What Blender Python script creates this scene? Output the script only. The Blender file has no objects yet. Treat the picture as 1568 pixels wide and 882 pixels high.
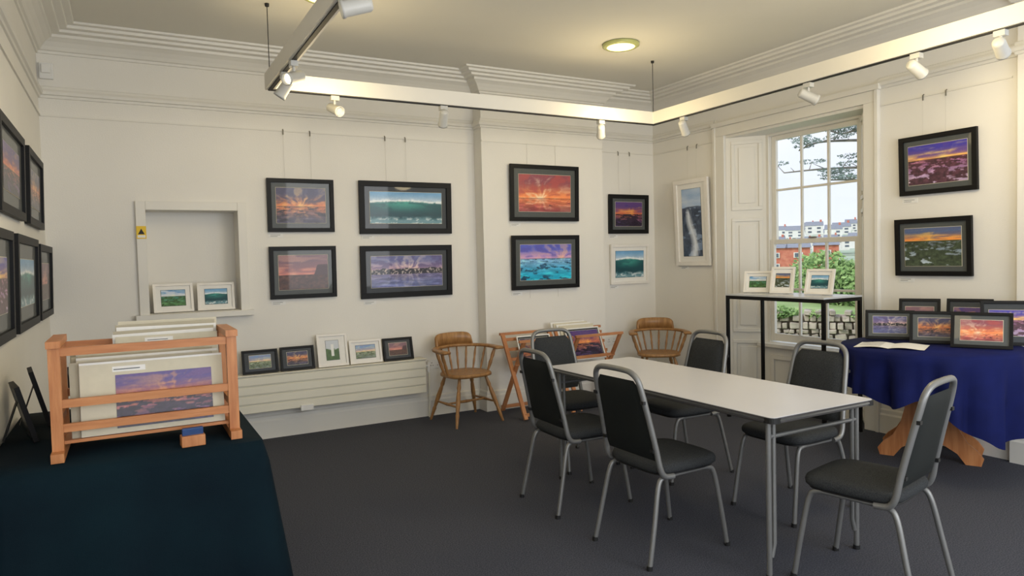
import bpy, math, random
import numpy as np
from mathutils import Matrix, Vector
random.seed(3)
# ------------------------------------------------------------------ helpers
def lin(c):
    c=c/255.0
    return c/12.92 if c<=.04045 else ((c+.055)/1.055)**2.4
def C3(r,g,b): return (lin(r),lin(g),lin(b),1.0)
def mat(name,rgb,rough=.6,var=.08,scale=8,bump=0.0,bscale=60,metal=0.0,spec=.5,stretch=None,rgb2=None,coat=0.0):
    m=bpy.data.materials.new(name); m.use_nodes=True
    nt=m.node_tree; N=nt.nodes; L=nt.links; b=N['Principled BSDF']
    col=C3(*rgb)
    tc=N.new('ShaderNodeTexCoord'); mp=N.new('ShaderNodeMapping'); L.new(tc.outputs['Object'],mp.inputs['Vector'])
    if stretch: mp.inputs['Scale'].default_value=stretch
    nz=N.new('ShaderNodeTexNoise'); nz.inputs['Scale'].default_value=scale; nz.inputs['Detail'].default_value=5
    L.new(mp.outputs['Vector'],nz.inputs['Vector'])
    cr=N.new('ShaderNodeValToRGB'); cr.color_ramp.elements[0].position=.3; cr.color_ramp.elements[1].position=.7
    if rgb2: c0,c1=col,C3(*rgb2)
    else:
        c0=tuple(min(1,x*(1-var)) for x in col[:3])+(1,); c1=tuple(min(1,x*(1+var)) for x in col[:3])+(1,)
    cr.color_ramp.elements[0].color=c0; cr.color_ramp.elements[1].color=c1
    L.new(nz.outputs['Fac'],cr.inputs['Fac']); L.new(cr.outputs['Color'],b.inputs['Base Color'])
    b.inputs['Roughness'].default_value=rough; b.inputs['Metallic'].default_value=metal
    b.inputs['Specular IOR Level'].default_value=spec; b.inputs['Coat Weight'].default_value=coat
    if bump>0:
        n2=N.new('ShaderNodeTexNoise'); n2.inputs['Scale'].default_value=bscale; n2.inputs['Detail'].default_value=3
        L.new(mp.outputs['Vector'],n2.inputs['Vector'])
        bp=N.new('ShaderNodeBump'); bp.inputs['Strength'].default_value=bump; bp.inputs['Distance'].default_value=.01
        L.new(n2.outputs['Fac'],bp.inputs['Height']); L.new(bp.outputs['Normal'],b.inputs['Normal'])
    return m
def emis(name,rgb,st):
    m=mat(name,rgb,.4); b=m.node_tree.nodes['Principled BSDF']
    b.inputs['Emission Color'].default_value=C3(*rgb); b.inputs['Emission Strength'].default_value=st
    return m
class MB:
    def __init__(s): s.v=[];s.f=[];s.m=[];s.sm=[];s.mats=[];s.cols={}
    def mi(s,m):
        if m not in s.mats: s.mats.append(m)
        return s.mats.index(m)
    def add(s,vs,fs,m,smooth=False,M=None,cols=None):
        o=len(s.v); k=s.mi(m)
        for i,p in enumerate(vs):
            p=Vector(p)
            if M is not None: p=M@p
            s.v.append(tuple(p))
            if cols is not None: s.cols[o+i]=cols[i]
        for f in fs: s.f.append(tuple(o+i for i in f)); s.m.append(k); s.sm.append(smooth)
    def box(s,a,b,m,M=None):
        x0,y0,z0=[min(a[i],b[i]) for i in range(3)];x1,y1,z1=[max(a[i],b[i]) for i in range(3)]
        vs=[(x0,y0,z0),(x1,y0,z0),(x1,y1,z0),(x0,y1,z0),(x0,y0,z1),(x1,y0,z1),(x1,y1,z1),(x0,y1,z1)]
        s.add(vs,[(0,3,2,1),(4,5,6,7),(0,1,5,4),(1,2,6,5),(2,3,7,6),(3,0,4,7)],m,False,M)
    def bar(s,p,q,w,h,m,up=(0,0,1),M=None):
        p=Vector(p);q=Vector(q);d=(q-p);l=d.length;d.normalize();u=Vector(up)
        if abs(d.dot(u))>.98:u=Vector((0,1,0))
        r=d.cross(u).normalized();u=r.cross(d)
        vs=[]
        for e in (p,q):
            for a,b in((-1,-1),(1,-1),(1,1),(-1,1)): vs.append(e+r*a*w/2+u*b*h/2)
        s.add(vs,[(0,1,2,3),(7,6,5,4),(0,4,5,1),(1,5,6,2),(2,6,7,3),(3,7,4,0)],m,False,M)
    def tube(s,pts,r,m,n=10,M=None,closed=False,caps=True):
        P=[Vector(p) for p in pts]; k=len(P); R=r if isinstance(r,(list,tuple)) else [r]*k
        vs=[];fs=[];ref=None
        for i,p in enumerate(P):
            if closed: d=(P[(i+1)%k]-P[i-1])
            else: d=(P[min(i+1,k-1)]-P[max(i-1,0)])
            d.normalize()
            if ref is None:
                ref=Vector((0,0,1)) if abs(d.z)<.9 else Vector((1,0,0))
            a=(ref-d*ref.dot(d)).normalized(); ref=a; b=d.cross(a)
            for j in range(n):
                t=2*math.pi*j/n; vs.append(p+a*math.cos(t)*R[i]+b*math.sin(t)*R[i])
        for i in range(k if closed else k-1):
            for j in range(n):
                i2=(i+1)%k
                fs.append((i*n+j,i*n+(j+1)%n,i2*n+(j+1)%n,i2*n+j))
        s.add(vs,fs,m,True,M)
        if caps and not closed:
            s.add(vs[:n],[tuple(range(n-1,-1,-1))],m,False,M); s.add(vs[-n:],[tuple(range(n))],m,False,M)
    def lathe(s,prof,m,n=24,M=None,smooth=True):
        vs=[];fs=[]
        for (r,z) in prof:
            for j in range(n):
                t=2*math.pi*j/n; vs.append((r*math.cos(t),r*math.sin(t),z))
        for i in range(len(prof)-1):
            for j in range(n): fs.append((i*n+j,i*n+(j+1)%n,(i+1)*n+(j+1)%n,(i+1)*n+j))
        s.add(vs,fs,m,smooth,M)
    def pad(s,w,d,h,z,m,M=None,e=4.0,n=36,c=(0,0)):
        def ring(k,zz):
            out=[]
            for j in range(n):
                t=2*math.pi*j/n; ct,st=math.cos(t),math.sin(t)
                x=math.copysign(abs(ct)**(2/e),ct)*w/2*k; y=math.copysign(abs(st)**(2/e),st)*d/2*k
                out.append((c[0]+x,c[1]+y,zz))
            return out
        rs=[(.93,z),(.99,z+h*.2),(1.0,z+h*.5),(.975,z+h*.78),(.9,z+h*.95),(.6,z+h*1.05),(.2,z+h*1.08)]
        vs=[];fs=[]
        for k,zz in rs: vs+=ring(k,zz)
        for i in range(len(rs)-1):
            for j in range(n): fs.append((i*n+j,i*n+(j+1)%n,(i+1)*n+(j+1)%n,(i+1)*n+j))
        fs.append(tuple(range(n-1,-1,-1))); fs.append(tuple((len(rs)-1)*n+j for j in range(n)))
        s.add(vs,fs,m,True,M)
    def obj(s,name,loc=(0,0,0),rotz=0,bevel=0,parent=None,rot=None):
        me=bpy.data.meshes.new(name); me.from_pydata(s.v,[],s.f)
        for m in s.mats: me.materials.append(m)
        me.polygons.foreach_set('material_index',s.m); me.polygons.foreach_set('use_smooth',s.sm)
        if s.cols:
            ca=me.color_attributes.new('Col','FLOAT_COLOR','POINT')
            arr=np.ones((len(s.v),4),dtype=np.float32)
            ks=list(s.cols.keys()); arr[ks,:3]=np.array([s.cols[k] for k in ks],dtype=np.float32)
            ca.data.foreach_set('color',arr.ravel())
        me.update()
        o=bpy.data.objects.new(name,me); bpy.context.scene.collection.objects.link(o)
        o.location=loc; o.rotation_euler=rot if rot else (0,0,rotz)
        if bevel:
            bm=o.modifiers.new('bevel','BEVEL'); bm.width=bevel; bm.segments=2; bm.limit_method='ANGLE'; bm.angle_limit=math.radians(50)
        if parent: o.parent=parent
        return o
def spl(pts,n=6,closed=False):
    P=[Vector(p) for p in pts]; k=len(P); out=[]
    rng=range(k if closed else k-1)
    for i in rng:
        if closed: a,b,c,d=P[i-1],P[i],P[(i+1)%k],P[(i+2)%k]
        else: a,b,c,d=P[max(i-1,0)],P[i],P[i+1],P[min(i+2,k-1)]
        for j in range(n):
            t=j/n
            out.append(.5*((2*b)+(c-a)*t+(2*a-5*b+4*c-d)*t*t+(3*b-a-3*c+d)*t**3))
    if not closed: out.append(P[-1])
    return out
# ------------------------------------------------------------------ materials
M_wall=mat('wall_paint',(228,225,217),.85,.025,1.5,.08,90)
M_ceil=mat('ceiling_paint',(218,215,204),.9,.02,1.5)
M_trim=mat('white_gloss_trim',(223,220,211),.5,.02,3)
M_carpet=mat('charcoal_carpet',(55,57,65),.95,.0,150,.7,400,spec=.15,rgb2=(96,98,108))
M_black=mat('black_frame_wood',(9,9,10),.5,.1,20,spec=.25)
M_whitef=mat('white_frame_wood',(232,228,220),.5,.03,20)
M_matdk=mat('grey_mount_card',(78,82,81),.5,.04,40,spec=.3,coat=.4)
M_matmd=mat('slate_mount_card',(48,52,55),.5,.04,40,spec=.3,coat=.4)
M_matwh=mat('white_mount_card',(232,230,224),.9,.02,40)
M_cream=mat('cream_backing_board',(205,198,176),.9,.03,30)
M_cream2=mat('buff_backing_board',(176,168,146),.9,.03,30)
M_pine=mat('varnished_pine',(172,106,58),.42,.0,5,.1,30,stretch=(9,9,1),rgb2=(200,136,84))
M_pineh=mat('varnished_pine_h',(172,106,58),.42,.0,5,.1,30,stretch=(1,9,9),rgb2=(198,134,82))
M_chairw=mat('honey_elm',(136,96,54),.38,.0,7,.05,30,stretch=(6,6,1),rgb2=(174,130,80))
M_beech=mat('beech_slats',(170,108,66),.45,.0,6,rgb2=(198,138,92))
M_metal=mat('grey_painted_tube',(126,126,124),.4,.04,20,metal=.45)
M_steel=mat('steel_tube',(150,150,148),.3,.04,20,metal=.8)
M_fabric=mat('charcoal_seat_fabric',(36,38,40),.95,.0,260,.4,500,spec=.2,rgb2=(66,68,69))
M_fabk=mat('black_seat_back',(22,26,25),.7,.1,60,spec=.3)
M_lam=mat('white_laminate',(204,203,206),.3,.015,3)
M_glasst=mat('pale_shelf_top',(196,198,200),.25,.02,3)
M_edge=mat('dark_edge_strip',(70,68,68),.5,.05,20)
M_green=mat('bottle_green_cloth',(7,22,31),.85,.0,3,.15,300,spec=.12,rgb2=(10,31,39))
M_blue=mat('navy_cloth',(13,20,64),.8,.0,4,.15,300,spec=.15,rgb2=(19,28,84))
M_rad=mat('cream_radiator_enamel',(224,220,203),.45,.02,4)
M_plastic=mat('white_plastic',(225,224,220),.4,.02,10)
M_lamp=mat('lamp_housing',(190,190,186),.35,.03,20)
M_dark=mat('dark_recess',(20,20,20),.6,.1,10)
M_brass=mat('grey_hook',(120,116,104),.45,.1,20,metal=.3)
M_wire=mat('hanging_wire',(205,202,194),.7,.05,20)
M_yel=mat('yellow_sign',(230,190,20),.5,.02,20)
M_cardb=mat('blue_card',(40,70,120),.5,.1,50)
M_glow=emis('warm_diffuser',(255,236,156),2.4)
M_bulb=emis('spot_bulb',(255,240,200),12.0)
M_gring=mat('glass_rim',(180,184,120),.2,.05,10)
M_paper=mat('paper',(230,229,224),.8,.03,30)
M_art=bpy.data.materials.new('photographic_print'); M_art.use_nodes=True
nt=M_art.node_tree; b=nt.nodes['Principled BSDF']; at=nt.nodes.new('ShaderNodeAttribute'); at.attribute_name='Col'
nz=nt.nodes.new('ShaderNodeTexNoise'); nz.inputs['Scale'].default_value=70; mx=nt.nodes.new('ShaderNodeMix'); mx.data_type='RGBA'; mx.blend_type='OVERLAY'
mx.inputs['Factor'].default_value=.2
nt.links.new(at.outputs['Color'],mx.inputs[6]); nt.links.new(nz.outputs['Fac'],mx.inputs[7]); nt.links.new(mx.outputs[2],b.inputs['Base Color'])
b.inputs['Roughness'].default_value=.35; b.inputs['Specular IOR Level'].default_value=.3; b.inputs['Coat Weight'].default_value=.3
# ------------------------------------------------------------------ art generator
def vnoise(rs,x,y,sx,sy,octs=4,pers=.52):
    out=np.zeros_like(x); amp=1;tot=0
    for o in range(octs):
        g=rs.rand(64,64); X=(x*sx)%63; Y=(y*sy)%63
        i=np.floor(X).astype(int);j=np.floor(Y).astype(int);fx=X-i;fy=Y-j
        fx=fx*fx*(3-2*fx);fy=fy*fy*(3-2*fy)
        i2=(i+1)%64;j2=(j+1)%64
        v=(g[j,i]*(1-fx)+g[j,i2]*fx)*(1-fy)+(g[j2,i]*(1-fx)+g[j2,i2]*fx)*fy
        out+=amp*v;tot+=amp;amp*=pers;sx*=2.1;sy*=2.1
    return out/tot
def sm(a,b,x):
    t=np.clip((x-a)/(b-a),0,1);return t*t*(3-2*t)
def mixc(a,b,t): return a*(1-t[...,None])+b*t[...,None]
A_=lambda *c: np.array(c,float)
KIND=dict(
     rays=dict(top=(80,78,108),mid=(222,132,74),glow=(255,210,130),sx=.5,h=.47,far=(176,104,74),near=(74,66,82),rock=.26,rk=(40,34,42),rays=.72,cl=(66,60,88),rf=.55),
     dusk=dict(top=(120,92,104),mid=(206,128,116),glow=(240,176,146),sx=.3,h=.42,far=(128,80,74),near=(96,62,52),rock=.78,rk=(62,40,32),rays=.2,cl=(130,94,104),cliff=1,rf=.2),
     village=dict(top=(104,108,158),mid=(226,184,190),glow=(255,230,206),sx=.52,h=.52,far=(78,84,130),near=(112,126,176),rock=.04,rk=(32,32,48),rays=.8,cl=(92,80,124),town=1,rf=.55),
     fire=dict(top=(140,80,92),mid=(250,154,96),glow=(255,246,214),sx=.42,h=.36,far=(232,124,98),near=(128,58,70),rock=.05,rk=(60,30,42),rays=.5,cl=(176,86,84),rf=.65),
     lagoon=dict(top=(96,104,196),mid=(216,168,206),glow=(255,198,158),sx=.8,h=.60,far=(124,180,222),near=(30,172,204),rock=.20,rk=(28,58,80),rays=.65,cl=(96,92,176),rf=.1),
     ember=dict(top=(74,58,124),mid=(214,116,76),glow=(255,184,92),sx=.6,h=.5,far=(130,70,78),near=(62,52,92),rock=.40,rk=(32,24,38),rays=.35,cl=(98,66,120),rf=.55),
     purple=dict(top=(64,58,160),mid=(246,182,104),glow=(255,230,140),sx=.6,h=.62,far=(146,90,130),near=(206,180,196),rock=.40,rk=(58,34,42),rays=.2,cl=(86,64,146),rf=.2),
     river=dict(top=(86,104,142),mid=(250,156,76),glow=(255,198,96),sx=.45,h=.66,far=(96,112,124),near=(192,206,214),rock=.46,rk=(46,54,38),rays=.2,cl=(98,100,128),rf=.1),
     pastel=dict(top=(120,154,200),mid=(240,204,166),glow=(255,232,166),sx=.4,h=.5,far=(140,156,126),near=(112,122,98),rock=.35,rk=(74,86,60),rays=.3,cl=(150,148,172),rf=.2),
     green=dict(top=(100,150,200),mid=(220,226,230),glow=(250,248,224),sx=.5,h=.6,far=(50,114,96),near=(76,124,64),rock=.4,rk=(48,74,42),rays=.1,cl=(228,230,236),rf=.1))
def art(kind,seed,asp,nx=84,ny=None):
    ny=ny or max(24,int(nx/asp)); rs=np.random.RandomState(seed)
    v,u=np.mgrid[0:ny,0:nx]; u=u/(nx-1.); v=v/(ny-1.)
    x=u*asp
    if kind=='wave':
        sky=mixc(A_(112,164,206),A_(204,216,226),1-sm(.62,1,v))+30*(vnoise(rs,x,v,3,6)-.5)[...,None]
        hz=.64
        crest=hz+.02+.07*np.exp(-((u-.45)/.40)**2)+.02*(vnoise(rs,x,v*0,6,1)-.5)
        n=vnoise(rs,x+v*.3,v,3,12)
        sea=mixc(A_(18,66,76),A_(70,158,146),sm(.25,.66,v)*np.exp(-((u-.45)/.42)**2))
        sea=mixc(sea,A_(26,76,86),sm(.45,.65,n)*.5)
        c=mixc(sea,sky,sm(-.008,.012,v-crest))
        foam=np.exp(-((v-crest)/.028)**2)*sm(.25,.5,vnoise(rs,x,v,9,9))
        spray=sm(.5,.7,vnoise(rs,x,v,7,7))*np.exp(-((v-crest-.03)/.05)**2)
        c=mixc(c,A_(240,246,248),np.clip(foam*1.3+spray*.6,0,1))
        bt=sm(.24,.08,v+.16*(vnoise(rs,x,v,7,7)-.5)); c=mixc(c,A_(150,184,194),bt*.7)
        bt=sm(.5,.62,vnoise(rs,x,v,7,14))*sm(.26,.1,v); c=mixc(c,A_(225,232,234),bt*.8)
    elif kind=='falls':
        n=vnoise(rs,x,v,5,6); c=mixc(A_(88,108,136),A_(160,178,204),n)
        wx=.5+.16*np.sin(v*7+.5); wd=.13+.14*(1-v)
        st=np.clip(1-np.abs(u-wx)/wd,0,1)**.6*sm(.25,.5,vnoise(rs,x*1.3+v*.4,v*.7,11,3)); 
        rk=sm(.44,.50,vnoise(rs,x,v,5,8)+.22*np.abs(u-wx)-.03); c=mixc(c,mixc(A_(30,38,52),A_(98,112,134),vnoise(rs,x,v,18,18)),rk*.92)
        c=mixc(c,A_(230,237,246),np.clip(st,0,1)*sm(.76,.66,v))
        cl=sm(.72,.74,v+.03*(vnoise(rs,x,v*0,6,1)-.5)); c=mixc(c,mixc(A_(130,164,208),A_(228,234,242),vnoise(rs,x,v,3,10)),cl)
    elif kind=='tower':
        c=mixc(A_(50,80,40),A_(90,120,60),vnoise(rs,x,v,8,8)); c=mixc(c,A_(200,205,210),sm(.55,.6,v+.2*(vnoise(rs,x,v,6,6)-.5)))
        t=(np.abs(u-.5)<.1)&(v>.2)&(v<.8); c[t]=A_(230,230,225)
    else:
        k=KIND[kind]; h=k['h']
        s1=np.random.RandomState(seed+7)
        G1=[s1.rand(64,64) for _ in range(10)]
        def noiseG(gs,X0,Y0,sx,sy):
            class R_:
                def __init__(s): s.i=0
                def rand(s,a,b): s.i+=1; return gs[(s.i-1)%len(gs)]
            return vnoise(R_(),X0,Y0,sx,sy,4,.42)
        def sky_at(vv):
            hv=np.clip((vv-h)/(1-h),0,1)
            dx=(u-k['sx'])*asp; dy=np.maximum(vv-h,0)+.03; r=np.sqrt(dx*dx+dy*dy)+1e-3; th=np.arctan2(dy,dx)
            wob=noiseG(G1[5:],x,vv,3,7)
            rayn=noiseG(G1[:5],(th+3.2+.7*wob),np.log(r+.2)*1.2+5,4.6,2.2)
            cln=noiseG(G1[2:8],x/(hv+.5),np.log(hv+.2)+4,1.8,4)
            cn=rayn*k['rays']+cln*(1-k['rays'])
            sk=mixc(A_(*k['mid']),A_(*k['top']),sm(.0,.75,hv))
            sk=mixc(sk,A_(*k['cl']),sm(.46,.62,cn)*.75*sm(-.05,.3,hv))
            sk=mixc(sk,A_(*k['glow']),sm(.48,.32,cn)*.7*np.exp(-r*1.2))
            return mixc(sk,A_(*k['glow']),np.exp(-(r/.12)**2)*.9)
        sky=sky_at(v)
        gv=np.clip((h-v)/h,0,1)
        gr=mixc(A_(*k['far']),A_(*k['near']),sm(0,.9,gv))
        refl=sky_at(np.clip(h+(h-v)*.9,0,1)+.02*(vnoise(rs,x,v,4,30)-.5))
        gr=mixc(gr,refl*.85,k['rf']*np.ones_like(u))
        gr=gr*(.80+.40*vnoise(rs,x/(gv+.3),v,3,16))[...,None]
        wt=sm(.54,.68,vnoise(rs,x/(gv+.4),np.log(gv+.15),2.5,7)); gr=mixc(gr,np.clip(gr*1.25+24,0,255),wt*.6)
        rn=vnoise(rs,x/(gv*.6+.4),np.log(gv+.18)+4,3.4,6)
        rk=sm(1-k['rock']-.2,1-k['rock']-.13,rn)
        rc_=A_(*k['rk'])*(.6+1.3*vnoise(rs,x,v,14,20))[...,None]
        gr=mixc(gr,rc_,rk*.92)
        c=mixc(gr,sky,sm(-.006,.006,v-h))
        c=mixc(c,A_(*k['rk']),np.exp(-((v-h)/.008)**2)*.6)
        if k.get('cliff'): c=mixc(c,A_(76,50,54),sm(0,.03,(h+.30*sm(.7,.8,u)+.04*vnoise(rs,x,v*0,8,1))-v)*sm(.68,.72,u)*(v>h))
        if k.get('town'):
            hill=.03+.09*vnoise(rs,x,v*0,5,1); tw=((v<h+hill)&(v>h-.10)).astype(float); n=vnoise(rs,x,v,26,22,2)
            c=mixc(c,mixc(A_(34,34,44),A_(190,176,168),sm(.55,.68,n)),tw*.92)
    g=c.mean(-1,keepdims=True); c=g+(c-g)*1.05
    c=np.clip(c,0,255)/255.
    return np.where(c<=.04045,c/12.92,((c+.055)/1.055)**2.4),nx,ny
def add_art(mb,kind,seed,x0,z0,x1,z1,y,M=None,nx=100):
    c,nx,ny=art(kind,seed,(x1-x0)/(z1-z0),nx)
    vs=[(x0+(x1-x0)*i/(nx-1),y,z0+(z1-z0)*j/(ny-1)) for j in range(ny) for i in range(nx)]
    fs=[(j*nx+i,j*nx+i+1,(j+1)*nx+i+1,(j+1)*nx+i) for j in range(ny-1) for i in range(nx-1)]
    mb.add(vs,fs,M_art,False,M,cols=c.reshape(-1,3))
def frame_parts(mb,w,h,bw,fm,mm,aw,ah,kind,seed,M=None,d=.028,dz=0,nx=100):
    for (a,b) in (((-w/2,-d,0),(w/2,0,bw)),((-w/2,-d,h-bw),(w/2,0,h)),((-w/2,-d,bw),(-w/2+bw,0,h-bw)),((w/2-bw,-d,bw),(w/2,0,h-bw))):
        mb.box(a,b,fm,M)
    mb.box((-w/2+bw,-d*.45,bw),(w/2-bw,-.001,h-bw),mm,M)
    cz=h/2+dz
    e=.003
    mb.box((-aw/2-e,-d*.45-.0015,cz-ah/2-e),(aw/2+e,-d*.45,cz+ah/2+e),M_cream if mm is not M_matwh else M_matdk,M)
    add_art(mb,kind,seed,-aw/2,cz-ah/2,aw/2,cz+ah/2,-d*.45-.003,M,nx)
SEED=[10]
def wall_picture(name,cx,cy,z0,z1,w,kind,facing,bw=.035,fm=None,mm=None,af=(.74,.66),tilt=1.5):
    mb=MB(); h=z1-z0; SEED[0]+=1
    frame_parts(mb,w,h,bw,fm or M_black,mm or M_matdk,w*af[0],h*af[1],kind,SEED[0])
    return mb.obj(name,(cx,cy,z0),bevel=.003,rot=(math.radians(tilt),0,facing))
def stand_picture(name,x,y,z,w,h,yaw,kind,fm=None,mm=None,bw=.02,af=(.6,.55),lean=14):
    mb=MB(); SEED[0]+=1
    L=Matrix.Rotation(math.radians(-lean),4,'X')
    frame_parts(mb,w,h,bw,fm or M_black,mm or M_matmd,w*af[0],h*af[1],kind,SEED[0],L,d=.02,nx=56)
    t=math.radians(lean); top=Vector((0,math.sin(t)*h*.7,math.cos(t)*h*.7))
    mb.bar(top,(0,top.y+h*.22,0.004),.05,.004,fm or M_black)
    return mb.obj(name,(x,y,z+.002),yaw,bevel=.002)
# ------------------------------------------------------------------ room dims
XL=-5.925; ZC=3.32; YB=-7.4; BX0,BX1,BD=-2.31,-.85,-.165
NX0,NX1,NZ0,NZ1=-5.25,-4.56,1.13,1.97
WY0,WY1,WZ=-2.65,-1.12,2.71
mb=MB(); mb.box((XL-.3,YB,-.12),(.35,.35,0),M_carpet); mb.obj('floor')
mb=MB(); mb.box((XL-.3,YB,ZC),(.35,.35,ZC+.15),M_ceil); mb.obj('ceiling')
mb=MB()
mb.box((XL-.3,0,0),(NX0,.32,ZC),M_wall); mb.box((NX1,0,0),(.35,.32,ZC),M_wall)
mb.box((NX0,0,0),(NX1,.32,NZ0),M_wall); mb.box((NX0,0,NZ1),(NX1,.32,ZC),M_wall); mb.box((NX0,.24,NZ0),(NX1,.32,NZ1),M_wall)
mb.obj('wall_back')
mb=MB(); mb.box((BX0,BD,0),(BX1,-.0005,ZC),M_wall); mb.obj('wall_chimney_breast')
mb=MB(); mb.box((XL-.3,YB,0),(XL,0,ZC),M_wall); mb.obj('wall_left')
mb=MB(); mb.box((0,WY1,0),(.35,0,ZC),M_wall); mb.box((0,YB,0),(.35,WY0,ZC),M_wall); mb.box((0,WY0,WZ),(.35,WY1,ZC),M_wall)
mb.box((-.045,YB,0),(-.0005,-3.8,ZC),M_wall)
mb.obj('wall_right')
PATH=[(XL,YB),(XL,0),(BX0,0),(BX0,BD),(BX1,BD),(BX1,0),(0,0),(0,-3.8),(-.045,-3.8),(-.045,YB)]
def sweep(name,path,prof,m,smooth=False):
    P=[Vector((p[0],p[1],0)) for p in path]; n=len(P); mb=MB(); vs=[];fs=[];k=len(prof)
    for i in range(n):
        d1=(P[i]-P[i-1]).normalized() if i>0 else None; d2=(P[i+1]-P[i]).normalized() if i<n-1 else None
        n1=Vector((d1.y,-d1.x,0)) if d1 else None; n2=Vector((d2.y,-d2.x,0)) if d2 else None
        if n1 is None: nn=n2
        elif n2 is None: nn=n1
        else: nn=(n1+n2); nn=nn/ (nn.dot(n1))
        for (o,z) in prof: vs.append(P[i]+nn*o+Vector((0,0,z)))
    for i in range(n-1):
        for j in range(k): fs.append((i*k+j,i*k+(j+1)%k,(i+1)*k+(j+1)%k,(i+1)*k+j))
    fs.append(tuple(range(k-1,-1,-1))); fs.append(tuple((n-1)*k+j for j in range(k)))
    mb.add(vs,fs,m,smooth); return mb.obj(name)
corn=[(-.002,ZC-.19),(.012,ZC-.188),(.016,ZC-.17),(.03,ZC-.165),(.045,ZC-.14),(.07,ZC-.11),(.10,ZC-.09),(.112,ZC-.085),(.115,ZC-.065),(.165,ZC-.06),(.17,ZC-.042),(.215,ZC-.038),(.22,ZC-.018),(.26,ZC-.015),(.265,ZC+.002),(-.002,ZC+.002)]
sweep('trim_cornice',PATH,corn,M_trim)
rail=[(-.001,2.80),(.012,2.802),(.016,2.82),(.03,2.825),(.034,2.845),(.028,2.86),(.014,2.865),(.012,2.885),(.005,2.89),(-.001,2.89)]
P1=PATH[:7]+[(0,-.985)]; P2=[(0,-2.775)]+PATH[7:]
sweep('trim_picture_rail',P1,rail,M_trim); sweep('trim_picture_rail',P2,rail,M_trim)
sk=[(-.001,0),(.028,0),(.028,.15),(.02,.165),(.018,.19),(.008,.2),(-.001,.2)]
sweep('baseboard_back',[(XL,YB),(XL,0),(BX0,0),(BX0,BD),(BX1,BD),(BX1,0),(0,0),(0,-.985)],sk,M_trim)
sweep('baseboard_right',[(0,-2.78),(0,-3.8),(-.045,-3.8),(-.045,YB)],sk,M_trim)
ZW=2.67
def off(path,o):
    P=[Vector((p[0],p[1],0)) for p in path]; out=[]
    for i in range(len(P)):
        d1=(P[i]-P[i-1]).normalized() if i>0 else None; d2=(P[i+1]-P[i]).normalized() if i<len(P)-1 else None
        n1=Vector((d1.y,-d1.x,0)) if d1 else None; n2=Vector((d2.y,-d2.x,0)) if d2 else None
        nn=n2 if n1 is None else n1 if n2 is None else (n1+n2)/((n1+n2).dot(n1))
        out.append(P[i]+nn*o+Vector((0,0,ZW)))
    return out
def railobj(pp,hooks,extra=None):
    mb=MB(); q=off(pp,.006)
    for a,b2 in zip(q[:-1],q[1:]): mb.bar(a,b2,.010,.012,M_trim)
    for (x,y,nx,ny,zt) in hooks:
        mb.tube([(x+nx*.006,y+ny*.006,ZW+.012),(x+nx*.018,y+ny*.018,ZW+.004),(x+nx*.018,y+ny*.018,ZW-.035)],.005,M_brass,6)
        mb.tube([(x+nx*.02,y+ny*.02,ZW-.03),(x+nx*.02,y+ny*.02,zt)],.0009,M_wire,4)
    mb.obj('trim_hanging_wire')
railobj([(XL,-6),(XL,0),(BX0-.0,0)],[(xa,0,0,-1,2.25) for xa in (-4.16,-3.93,-3.24,-3.04)])
mb=MB(); mb.bar((BX0,BD-.005,ZW),(BX1,BD-.005,ZW),.010,.012,M_trim)
for xa in (-1.80,-1.46): mb.tube([(xa,BD-.010,ZW),(xa,BD-.010,2.44)],.0014,M_wire,4); mb.tube([(xa,BD-.010,1.20),(xa,BD-.010,1.10)],.0014,M_wire,4)
mb.obj('trim_hanging_wire')
railobj([(BX1,0),(0,0)],[(xa,0,0,-1,2.19) for xa in (-.52,-.36)])
railobj([(0,-.02),(0,-.97)],[(0,ya,-1,0,2.3) for ya in (-.58,-.72)])
railobj([(0,-2.79),(0,-3.75)],[(0,ya,-1,0,2.36) for ya in (-3.14,-3.31)])
# niche trim
mb=MB(); t=.07
mb.box((NX0-t,-.03,NZ0-.02),(NX0,0,NZ1+t),M_trim);mb.box((NX1,-.03,NZ0-.02),(NX1+t,0,NZ1+t),M_trim);mb.box((NX0+.0005,-.0295,NZ1),(NX1-.0005,0,NZ1+t-.0005),M_trim)
mb.box((NX0-t-.03,-.07,NZ0-.045),(NX1+t+.03,-.0005,NZ0),M_trim)
mb.box((NX0+.001,-.001,NZ0-.001),(NX1-.001,.239,NZ0+.003),M_trim)
mb.obj('trim_niche_surround',bevel=.006)
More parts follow.
